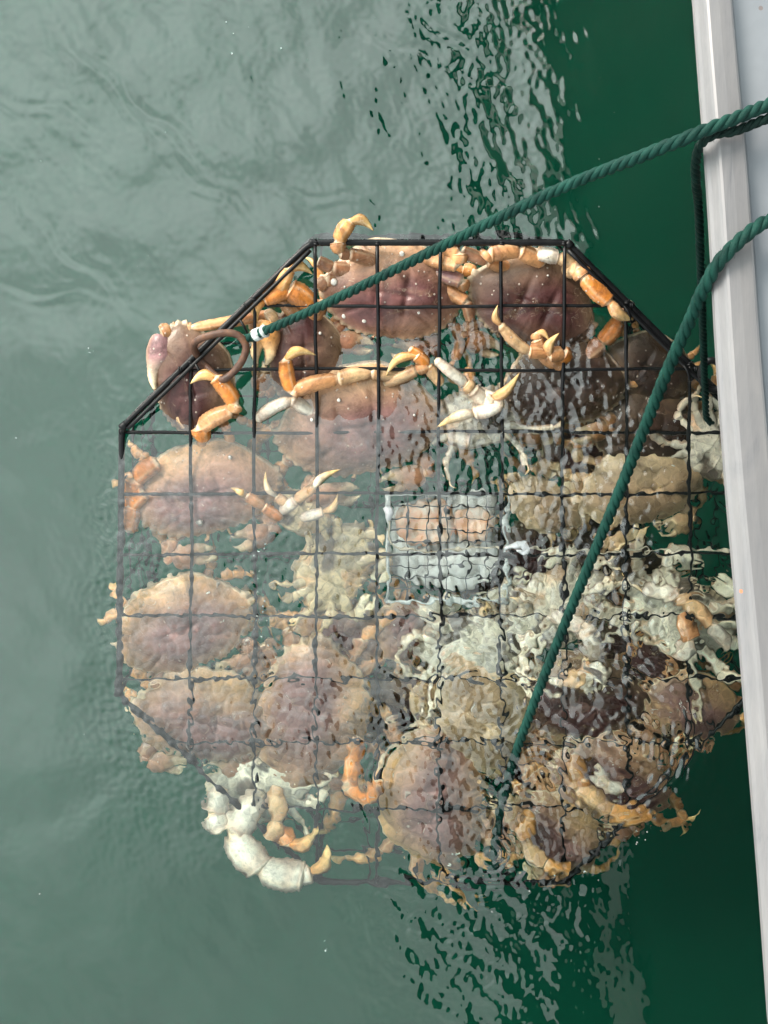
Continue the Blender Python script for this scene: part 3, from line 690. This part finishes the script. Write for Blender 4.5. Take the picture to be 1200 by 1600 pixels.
def limb(mb, J, wid, flat, nrm, cols, tipc=(.86, .58, .24), curve=.18, tip=True, n=18):
    """one continuous jointed limb; J joints, wid half widths at each segment, flat = thin/wide"""
    V = []; C = []; rows = 0; up = Vector(nrm)
    if up.length < 1e-6: up = Vector((0, 0, 1))
    up.normalize(); m = len(J)-1
    prof = [(-.03, .45), (.02, .66), (.08, .72), (.2, .84), (.45, 1.02), (.68, 1.05), (.86, .95), (.94, .90), (.985, .86), (1.02, .55)]
    for i in range(m):
        a, b = Vector(J[i]), Vector(J[i+1]); d = (b-a); L = d.length
        if L < 1e-5: continue
        d.normalize(); v = (up-d*up.dot(d))
        if v.length < .1: v = Vector((0, 1, .3))-d*d.dot(Vector((0, 1, .3)))
        v.normalize(); u = d.cross(v); last = tip and i == m-1
        # bend direction of the finger: back towards the previous segment
        if i > 0: pv = (Vector(J[i])-Vector(J[i-1])).normalized(); bd = (pv-d*pv.dot(d))
        else: bd = Vector((0, 0, 0))
        if bd.length > 1e-3: bd.normalize()
        cu, cl = cols[min(i, len(cols)-1)]
        if last:
            for k in range(14):
                t = k/13; f = (.62+1.6*t if t < .22 else .97)*(1-max(0, (t-.18)/.82)**1.6)*.97+.03
                p = a+d*L*t+bd*L*curve*math.sin(math.pi*t**.85)
                c_ = mixc(cu, tipc, t*1.3); cl_ = mixc(cl, tipc, t)
                if t > .93: c_ = cl_ = (.25, .14, .07)
                ringv(V, C, p, u, v, wid[i]*f*.80, wid[i]*f*max(flat, .6)*.80, c_, cl_, n, .09); rows += 1
        else:
            w0, w1 = wid[i], wid[i+1] if i+1 < len(wid) and not (tip and i+1 == m) else wid[i]*.92
            for t, f in PROF:
                w = (w0*(1-t)+w1*t)*f; p = a+d*L*t+bd*L*.05*math.sin(math.pi*t)
                jf = max(0, 1-min(t, 1-t)/.07); c_ = mixc(cu, (.86, .70, .50), jf*.8); c_ = mixc(c_, (.42, .14, .04), .45*max(0, 1-abs(t-.90)/.05)); c_ = mixc(c_, (.50, .20, .09), .3*max(0, math.sin(t*9+i))); cl_ = mixc(cl, (.82, .66, .45), jf*.5)
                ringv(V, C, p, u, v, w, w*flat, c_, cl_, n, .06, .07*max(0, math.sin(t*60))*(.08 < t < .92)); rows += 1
    F = []
    for j in range(rows-1):
        for k in range(n): F.append((j*n+k, j*n+(k+1) % n, (j+1)*n+(k+1) % n, (j+1)*n+k))
    F.append(tuple(range(n-1, -1, -1))); F.append(tuple((rows-1)*n+k for k in range(n)))
    mb.add(V, F, C)
def claw(mb, J, wid, nrm, cols, open_=.25, side=1):
    """arm segments, then a swollen palm with a fixed and a movable finger"""
    J = [Vector(j) for j in J]; limb(mb, J[:-1], wid[:-1], .75, nrm, cols, tip=False)
    a, b = J[-2], J[-1]; d = b-a; L = d.length; d.normalize(); up = Vector(nrm).normalized(); v = (up-d*up.dot(d)).normalized(); u = d.cross(v)*side
    w = wid[-1]; cu, cl = cols[-1]
    for kind in (0, 1):
        V = []; C = []; rows = 0
        if kind == 0: spec = [(0, .5, 0), (.04, .75, 0), (.12, .95, 0), (.28, 1.1, .05), (.42, 1.08, .08), (.52, .78, .32), (.62, .52, .50), (.74, .42, .56), (.86, .30, .50), (.95, .16, .36), (1, .05, .25)]
        else: spec = [(.42, .3, -.35), (.48, .5, -.42), (.56, .48, -.52-open_*.3), (.68, .42, -.6-open_*.6), (.8, .34, -.58-open_*.75), (.9, .22, -.48-open_*.8), (.97, .11, -.34-open_*.7), (1.0, .04, -.26-open_*.6)]
        S = []
        for i in range(len(spec)-1):
            for k in range(3):
                t = k/3; S.append([spec[i][q]*(1-t)+spec[i+1][q]*t for q in range(3)])
        S.append(list(spec[-1]))
        for i, (t, f, o) in enumerate(S):
            p = a+d*L*t+u*(w*o); f2 = f*(1+(.08 if (i % 2 and t > .55) else 0))
            c_ = mixc(cu, (.86, .72, .46), (t-.4)*1.8); cl_ = mixc(cl, (.85, .8, .6), t)
            if t > .96: c_ = cl_ = (.32, .2, .12)
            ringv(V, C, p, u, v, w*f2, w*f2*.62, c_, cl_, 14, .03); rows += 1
        n = 14; F = []
        for j in range(rows-1):
            for k in range(n):
                q = (j*n+k, j*n+(k+1) % n, (j+1)*n+(k+1) % n, (j+1)*n+k); F.append(q if side > 0 else q[::-1])
        F.append(tuple(range(n-1, -1, -1))); F.append(tuple((rows-1)*n+k for k in range(n)))
        mb.add(V, F, C)
def dirv(az, el): return Vector((math.cos(R(el))*math.cos(R(az)), math.cos(R(el))*math.sin(R(az)), math.sin(R(el))))

CR = 0
def crab(px, py, wpx, yaw, pal, label, off=-.028, flip=False, pitch=0, roll=0, seed=0, skip=(), custom=(), barn=(), spread=1.0, claws=(1, -1), fold=None, lw=1.0):
    """px, py: where the shell's middle shows; wpx: shell width in photograph pixels; yaw: heading in degrees"""
    global CR; CR += 1
    g = np.random.default_rng(100+CR*7+seed); pal = PAL[pal]
    c = onplane(px, py, off); W = wpx*K*(H-c.z)/H
    tilt = Vector((0, 0, 1)).rotation_difference(PN).to_matrix().to_4x4()
    M = Matrix.Translation(c) @ tilt @ Matrix.Rotation(R(yaw-90), 4, 'Z') @ Matrix.Rotation(R(pitch), 4, 'X') @ Matrix.Rotation(R(roll), 4, 'Y')
    if flip: M = M @ Matrix.Rotation(math.pi, 4, 'Y')
    Mi = M.inverted(); mb = MB()
    carapace(mb, W, pal, g)
    up = (pal['limb'], mixc(pal['belly'], pal['limb'], .15)); upm = (mixc(pal['limb'], pal['mid'], .45), pal['belly']); pl = (mixc(pal['limb'], pal['mid'], .6), pal['belly'])
    lens = [(.27, .11, .17, .15), (.30, .12, .19, .17), (.29, .12, .18, .16), (.22, .10, .15, .12)]
    for s in (1, -1):
        for k in range(4):
            if (s, k) in skip: continue
            y0 = (.07, -.02, -.11, -.19)[k]; base = Vector((s*.22, y0, -.055))
            az = (28, 6, -20, -46)[k]+g.uniform(-10, 10); el = g.uniform(-14, 8)
            fd = (fold if fold is not None else g.choice([-1, 1]))*g.uniform(35, 95) if k < 3 else -g.uniform(20, 60)
            def D(a, e): q = dirv(a, e); return Vector((s*q.x, q.y, q.z))
            l = [x*spread for x in lens[k]]
            p1 = base+D(az, el)*l[0]; p2 = p1+D(az+fd*.35, el-10)*l[1]; p3 = p2+D(az+fd*.8, el-g.uniform(5, 35))*l[2]; p4 = p3+D(az+fd*1.35, el-g.uniform(10, 40))*l[3]
            sc = (1, 1.05, 1, .85)[k]
            limb(mb, [x*W for x in (base, p1, p2, p3, p4)], [x*W*sc*lw for x in (.046, .042, .044, .030)], .55, (0, 0, 1), [upm, up, up, up])
        if s in claws:
            yy = g.uniform(-.02, .02)
            J = [Vector((s*.16, .16, -.06)), Vector((s*.30, .27+yy, -.04)), Vector((s*.36, .36+yy, -.03)), Vector((s*.335, .40+yy, -.02)), Vector((s*.06, .405+yy, -.035))]
            claw(mb, [j*W for j in J], [x*W for x in (.05, .055, .055, .078)], (0, .35, 1), [upm, pl, pl, pl], open_=g.uniform(.0, .35), side=-s)
    for kind, pts, wid, cset in custom:
        wid = [q*.9 for q in wid]; P = [Mi @ atp(*p) for p in pts]; nz_ = (Mi.to_3x3() @ Vector((0, 0, 1))).normalized()
        cs = {'o': ((.74, .25, .045), (.80, .44, .16)), 'y': ((.78, .36, .11), (.82, .55, .26)), 'b': ((.42, .20, .11), (.74, .52, .30)), 'c': ((.76, .48, .25), (.82, .63, .40)),
              'w': ((.87, .80, .67), (.88, .84, .74)), 'p': ((.36, .19, .19), (.70, .55, .42)), 'k': ((.66, .31, .13), (.78, .50, .27))}
        cols = [cs[q] for q in cset]
        if kind == 'leg': limb(mb, P, wid, .62, nz_, cols, curve=.22)
        elif kind == 'bone': limb(mb, P, wid, .7, nz_, cols, tip=False)
        elif kind == 'claw': claw(mb, P, wid, nz_, cols, open_=.2, side=1)
        else: claw(mb, P, wid, nz_, cols, open_=.2, side=-1)
    if not flip: barn = tuple(barn)+tuple((g.uniform(-.38, .38), g.uniform(-.22, .2), g.uniform(.007, .016)) for _ in range(g.integers(0, 6)))
    for bx, by, br in barn:
        s = math.hypot(bx/.5, (by+.03)/.33); z = dome(bx, by, min(.97, s), g)
        tube(mb, [Vector((bx*W, by*W, (z-.01)*W)), Vector((bx*W, by*W, (z+br*.5)*W)), Vector((bx*W, by*W, (z+br*.75)*W))], [br*W, br*.8*W, br*.45*W], 10, cols=[(.7, .6, .5), (.82, .78, .7), (.8, .75, .68)])
    o = mb.build('crab', M_crab); o.matrix_world = M; o.matrix_basis = M
    tag(o, label, 'crab', 'crabs packed in the trap'); return o

# --- crabs breaking the surface along the upper edge
crab(611, 457, 226, -98, 'purple', 'purple crab with tan back and barnacles, under the top bar left of the dark shell', off=-.031, pitch=1,
     skip=((1, 2), (1, 3), (-1, 1), (-1, 2), (-1, 3), (1, 1)), barn=((.40, -.02, .028), (-.03, -.27, .02), (.16, .21, .018), (.37, .07, .018), (.30, .2, .02), (-.2, .1, .012)),
     custom=(('leg', ((600, 410, .02), (545, 397, .045), (531, 396, .052), (528, 378, .055), (547, 346, .057), (584, 361, .052)), (.009, .009, .008, .0105, .0095), 'bbkyy'),
             ('bone', ((580, 425, .01), (520, 418, .025), (497, 408, .028)), (.010, .009, .008), 'bb'), ('bone', ((560, 445, .005), (510, 437, .018), (497, 450, .012)), (.010, .009, .008), 'bb'),
             ('bone', ((660, 400, .02), (716, 412, .032), (716, 396, .036), (690, 386, .03)), (.011, .012, .011, .009), 'kkk'), ('bone', ((670, 420, .01), (722, 440, .02), (726, 452, .01)), (.010, .010, .008), 'pk'),
             ('bone', ((690, 445, .005), (728, 472, .012), (735, 500, -.005)), (.010, .009, .007), 'kb')))
crab(833, 474, 218, -113, 'dark', 'large dark brown crab with a cream edged back at the upper right of the trap', off=-.030, pitch=1, spread=.8,
     skip=((-1, 1), (-1, 2), (-1, 3), (1, 2), (1, 3)),
     custom=(('leg', ((880, 420, .012), (903, 420, .028), (912, 432, .03), (952, 472, .028), (990, 500, .018)), (.012, .012, .013, .011), 'ckok'),
             ('bone', ((850, 410, .02), (812, 392, .034), (765, 396, .036), (757, 405, .034)), (.011, .011, .012, .010), 'kkk'), ('bone', ((800, 420, .01), (762, 408, .022), (722, 392, .026)), (.010, .009, .008), 'kb'),
             ('bone', ((860, 402, .018), (840, 396, .03), (872, 402, .026), (905, 420, .02)), (.009, .01, .01, .008), 'cwc')))
crab(474, 556, 172, 178, 'dark', 'small dark speckled crab facing left in the upper left cell with orange legs above it', off=-.027, pitch=5, roll=0,
     skip=((1, 0), (1, 1), (-1, 0), (-1, 1)),
     custom=(('leg', ((470, 500, .01), (440, 465, .03), (436, 455, .035), (452, 420, .042), (489, 429, .035)), (.010, .010, .012, .009), 'koyy'),
             ('leg', ((490, 500, .005), (492, 480, .02), (450, 452, .032), (412, 468, .034), (402, 505, .022)), (.011, .013, .016, .010), 'koook'),
             ('rclaw', ((440, 520, .005), (432, 492, .015), (418, 500, .02), (410, 572, .012)), (.010, .012, .016), 'pcy')))
crab(300, 594, 186, 188, 'dark', 'dark purple crab leaning out under the left corner bar beside the rusty link', off=-.019, pitch=3, skip=((1, 0), (-1, 0), (1, 1), (1, 2), (1, 3)), claws=(),
     custom=(('claw', ((300, 520, .0), (268, 516, .012), (252, 522, .016), (247, 612, .008)), (.010, .012, .0155), 'okp'), ('bone', ((275, 515, .005), (300, 512, .015), (420, 492, .01), (440, 505, .005)), (.0075, .0075, .0075, .006), 'kkc'),
             ('bone', ((250, 610, .0), (272, 640, -.002), (290, 668, -.008)), (.007, .007, .006), 'cc')))
crab(560, 660, 268, -80, 'tan', 'wide tan crab half awash below the upper cells, one orange leg reaching up left', off=-.028, pitch=-2,
     skip=((1, 3), (-1, 3), (1, 2), (-1, 2)),
     custom=(('leg', ((640, 590, .0), (580, 583, .008), (528, 592, .016), (456, 612, .022), (446, 562, .032), (494, 555, .028)), (.0075, .0085, .0105, .0105, .009), 'cckoyy'.replace('yy', 'yy')),
             ('bone', ((600, 600, .0), (650, 578, .01), (668, 570, .012), (640, 545, .02)), (.008, .009, .009, .006), 'cko'), ('leg', ((690, 600, 0), (668, 572, .012), (650, 556, .02), (602, 590, .008)), (.008, .008, .008, .006), 'coy'),
             ('bone', ((500, 650, -.01), (455, 625, .004), (400, 655, .002)), (.009, .009, .008), 'ww')))
crab(322, 766, 240, -76, 'pink', 'pinkish tan crab with orange legs just under water at the left rim', off=-.030, pitch=0, spread=.55, fold=1,
     skip=((-1, 3), (-1, 2)), barn=((.08, .17, .022),),
     custom=(('leg', ((320, 690, .0), (312, 668, .010), (360, 642, .022), (367, 630, .026), (336, 590, .036), (297, 600, .034)), (.010, .013, .010, .0125, .0095), 'okkoyy'),
             ('bone', ((200, 800, -.04), (212, 750, -.025), (245, 722, -.01)), (.014, .014, .012), 'oo'), ('bone', ((200, 830, -.04), (205, 790, -.03), (225, 770, -.02)), (.012, .012, .011), 'oo')))
crab(470, 800, 105, 60, 'gold', 'pale upturned small crab with thin white legs crossing the second mesh column', off=-.040, flip=True, claws=(),
     skip=((1, 0), (1, 1), (-1, 0), (-1, 1), (1, 2), (-1, 2), (1, 3)),
     custom=(('leg', ((440, 810, -.02), (412, 792, -.008), (385, 775, .001), (360, 762, .0)), (.008, .008, .007), 'okc'), ('leg', ((440, 800, -.01), (462, 782, .0), (490, 762, .002), (533, 733, .003)), (.008, .008, .007), 'wcw'),
             ('leg', ((450, 790, -.01), (432, 775, -.002), (415, 735, .001)), (.008, .006), 'cw'), ('leg', ((470, 810, -.015), (505, 800, -.01), (528, 770, -.01)), (.008, .007), 'wc')))
crab(745, 650, 150, 100, 'cream', 'pale upturned crab whose cream legs stick up in a V above the bait cage', off=-.040, flip=True, claws=(), skip=((1, 0), (1, 1), (-1, 0), (-1, 1)),
     custom=(('bone', ((772, 640, -.01), (738, 608, .012), (728, 600, .014), (681, 562, .020)), (.010, .010, .009, .006), 'wcw'), ('leg', ((740, 640, -.01), (770, 622, .008), (812, 582, .018)), (.010, .009), 'wk'),
             ('leg', ((745, 610, .0), (784, 632, .006), (740, 646, .006), (682, 668, -.002)), (.009, .009, .009), 'www'), ('bone', ((700, 680, -.015), (735, 690, -.012)), (.012, .012), 'w')))
crab(880, 600, 205, -85, 'olive', 'dark brown crab mostly under water below the biggest shell, pale curled legs above it', off=-.034, pitch=0,
     skip=((-1, 3), (-1, 2), (1, 3), (1, 2)),
     custom=(('leg', ((880, 575, .0), (856, 553, .014), (826, 550, .020), (782, 508, .032), (778, 476, .036)), (.0095, .0085, .009, .0065), 'kkck'),
             ('leg', ((870, 570, .0), (846, 552, .012), (839, 530, .02), (838, 520, .022), (858, 532, .02)), (.010, .010, .009, .006), 'kkkk'),
             ('leg', ((890, 560, .0), (880, 552, .012), (858, 556, .018), (874, 520, .026)), (.010, .011, .009), 'okk'), ('bone', ((905, 565, -.02), (940, 535, -.016), (968, 500, -.012), (985, 470, -.012)), (.012, .013, .011, .008), 'bob')))
# --- submerged crabs
S_ = crab
S_(1015, 575, 150, -120, 'olive', 'brown crab under the right corner bars of the trap, half hidden by the rope', off=-.050, spread=.6, skip=((1, 0), (1, 1), (-1, 0), (-1, 1)))
S_(1010, 670, 190, -95, 'olive', 'dark brown submerged crab behind the lower rope near the hanging rope', off=-.055)
S_(1000, 760, 205, -75, 'gold', 'pale mottled crab under rippled water on the right, behind the lower rope', off=-.055, spread=.8)
S_(1118, 695, 140, 60, 'cream', 'upturned pale crab squeezed against the boat side at the right of the trap', off=-.045, flip=True)
S_(850, 790, 125, 60, 'gold', 'small pale crab beside the right edge of the bait cage', off=-.060, spread=.7)
S_(905, 690, 150, -60, 'dark', 'dark crab low in the trap above and right of the bait cage', off=-.100)
S_(524, 888, 165, -28, 'gold', 'yellowish cream upturned crab left of the bait cage', off=-.055, flip=True, spread=.6)
S_(286, 975, 225, -68, 'pink', 'rosy pink crab with fringed orange edges at the left rim of the trap', off=-.040, spread=.55, fold=1)
S_(318, 1118, 225, -100, 'tan', 'greyish mauve crab below the rosy one at the lower left bend of the trap', off=-.045, spread=.55)
S_(486, 1115, 265, 170, 'pink', 'long mauve crab seen side on with orange legs at the bottom centre left', off=-.052,
   custom=(('bone', ((560, 1150, -.12), (545, 1230, -.12), (575, 1255, -.12), (592, 1215, -.11)), (.012, .013, .011, .010), 'ooo'),))
S_(540, 985, 150, -110, 'tan', 'orange edged crab showing a strip between the bait cage and the long mauve crab', off=-.075)
S_(405, 1230, 165, 95, 'cream', 'upturned white crab with a big curled white claw at the bottom left of trap', off=-.050, flip=True, claws=(), skip=((1, 0), (-1, 0), (1, 1), (1, 2), (1, 3)), spread=.8,
   custom=(('bone', ((405, 1240, -.125), (364, 1302, -.115), (408, 1358, -.108), (476, 1370, -.105)), (.020, .024, .024), 'www'),
           ('leg', ((466, 1372, -.105), (486, 1364, -.104), (512, 1318, -.100)), (.014, .014), 'wy'), ('bone', ((350, 1230, -.12), (335, 1270, -.115), (345, 1300, -.11)), (.015, .02, .014), 'ww'), ('leg', ((440, 1290, -.13), (450, 1320, -.12), (500, 1290, -.12)), (.012, .014), 'oo'),
           ('bone', ((430, 1230, -.12), (436, 1280, -.12), (420, 1310, -.12)), (.013, .013, .012), 'cc')))
S_(676, 1245, 250, 10, 'pink', 'broad rosy brown crab at the bottom middle of the trap, left of the rope end', off=-.045)
S_(742, 1005, 190, 100, 'cream', 'cream upturned crab directly below the bait cage', off=-.048, flip=True, lw=1.15, spread=.8, skip=((1, 1), (-1, 2)))
S_(748, 1115, 200, 200, 'gold', 'pale golden crab between the cream upturned one and the rope end', off=-.045, lw=1.15, spread=.8, skip=((1, 1), (-1, 2)))
S_(622, 985, 110, -20, 'tan', 'small orange tan crab tucked under the lower left corner of the bait cage', off=-.075)
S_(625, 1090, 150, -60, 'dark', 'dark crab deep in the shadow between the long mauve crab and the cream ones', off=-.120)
S_(868, 945, 175, 120, 'cream', 'white bellied upturned crab left of the lower rope, below the pale cord', off=-.045, flip=True, lw=1.15, spread=.8, skip=((1, 1), (-1, 2)))
S_(905, 1090, 205, -90, 'dark', 'dark brown crab low in the trap, right of the rope, under a white claw', off=-.055,
   custom=(('claw', ((850, 1060, -.10), (880, 1070, -.09), (925, 1045, -.085), (930, 1085, -.08)), (.012, .015, .018), 'wcw'), ('bone', ((860, 960, -.07), (910, 980, -.06), (935, 1030, -.07)), (.014, .016, .013), 'ww')))
S_(1060, 960, 200, 60, 'cream', 'pale upturned crab with white legs on the right near the boat, below the cord', off=-.052, flip=True,
   custom=(('bone', ((1000, 920, -.08), (1060, 930, -.07), (1110, 975, -.07), (1140, 1010, -.08)), (.010, .013, .012, .008), 'wcw'), ('bone', ((1065, 960, -.08), (1080, 1000, -.07), (1060, 1030, -.08)), (.013, .014, .010), 'kw')))
S_(1000, 1010, 170, -140, 'dark', 'dark crab in the right half of the trap between the two white legged ones', off=-.085)
S_(1080, 1100, 155, -110, 'tan', 'tan crab with knobbly orange legs at the lower right rim of the trap', off=-.050)
S_(955, 1215, 200, -110, 'purple', 'purplish brown crab with a pale golden fringe at the lower right of the trap', off=-.048, pitch=5,
   custom=(('bone', ((900, 1180, -.11), (905, 1230, -.10), (950, 1265, -.10), (1020, 1275, -.11)), (.015, .017, .016, .012), 'ycy'), ('bone', ((930, 1200, -.10), (945, 1225, -.08), (975, 1235, -.08)), (.010, .013, .011), 'ww')))
S_(868, 1300, 175, -135, 'tan', 'small tan brown crab lowest in the trap with pale legs on its left', off=-.045,
   custom=(('bone', ((830, 1270, -.12), (815, 1310, -.11), (850, 1350, -.11), (890, 1360, -.12)), (.013, .014, .013, .01), 'ycy'),))

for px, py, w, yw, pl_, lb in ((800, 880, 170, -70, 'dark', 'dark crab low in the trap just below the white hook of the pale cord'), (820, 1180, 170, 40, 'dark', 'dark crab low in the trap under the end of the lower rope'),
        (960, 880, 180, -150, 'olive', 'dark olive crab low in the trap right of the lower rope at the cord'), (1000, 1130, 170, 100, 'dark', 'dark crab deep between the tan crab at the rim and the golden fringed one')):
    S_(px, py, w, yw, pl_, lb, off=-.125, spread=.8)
# ------------------------------------------------------------------ loose bubbles and flecks on the water, some standing for glints
mb = MB()
for _ in range(60):
    px = random.uniform(20, 1080); py = random.uniform(20, 1580)
    if px > 950 and random.random() < .7: continue
    p = at(px, py, .0005); r = random.choice([.0004, .0005, .0007, .0010]); sphere(mb, p, r, 8, 5, (1, 1, .6))
for cx, cy_, n, sx, sy in ((405, 890, 14, 7, 50), (412, 985, 22, 10, 30), (140, 550, 4, 5, 3), (505, 522, 5, 4, 4), (510, 1480, 6, 6, 8), (1000, 1310, 6, 6, 8), (845, 1380, 10, 50, 20), (380, 60, 6, 30, 20)):  # left-hand trail stands in for a strip of bright reflected sky
    for _ in range(n):
        p = at(random.gauss(cx, sx), random.gauss(cy_, sy), .0006); sphere(mb, p, random.choice([.0004, .0006, .0009, .0013]), 8, 5, (1, 1, .6))
def bubble_mat():
    m = Mat('bubbles'); p = m.n('ShaderNodeBsdfPrincipled', {'Base Color': (.8, .9, .88, 1), 'Roughness': .08, 'Transmission Weight': .8, 'IOR': 1.25}); m.l(p.outputs[0], m.out.inputs[0]); return m.m
tag(mb.build('bubbles', bubble_mat()), 'tiny bubbles and flecks of foam scattered on the water, some standing for a sky glint', 'bubbles', kind='stuff')
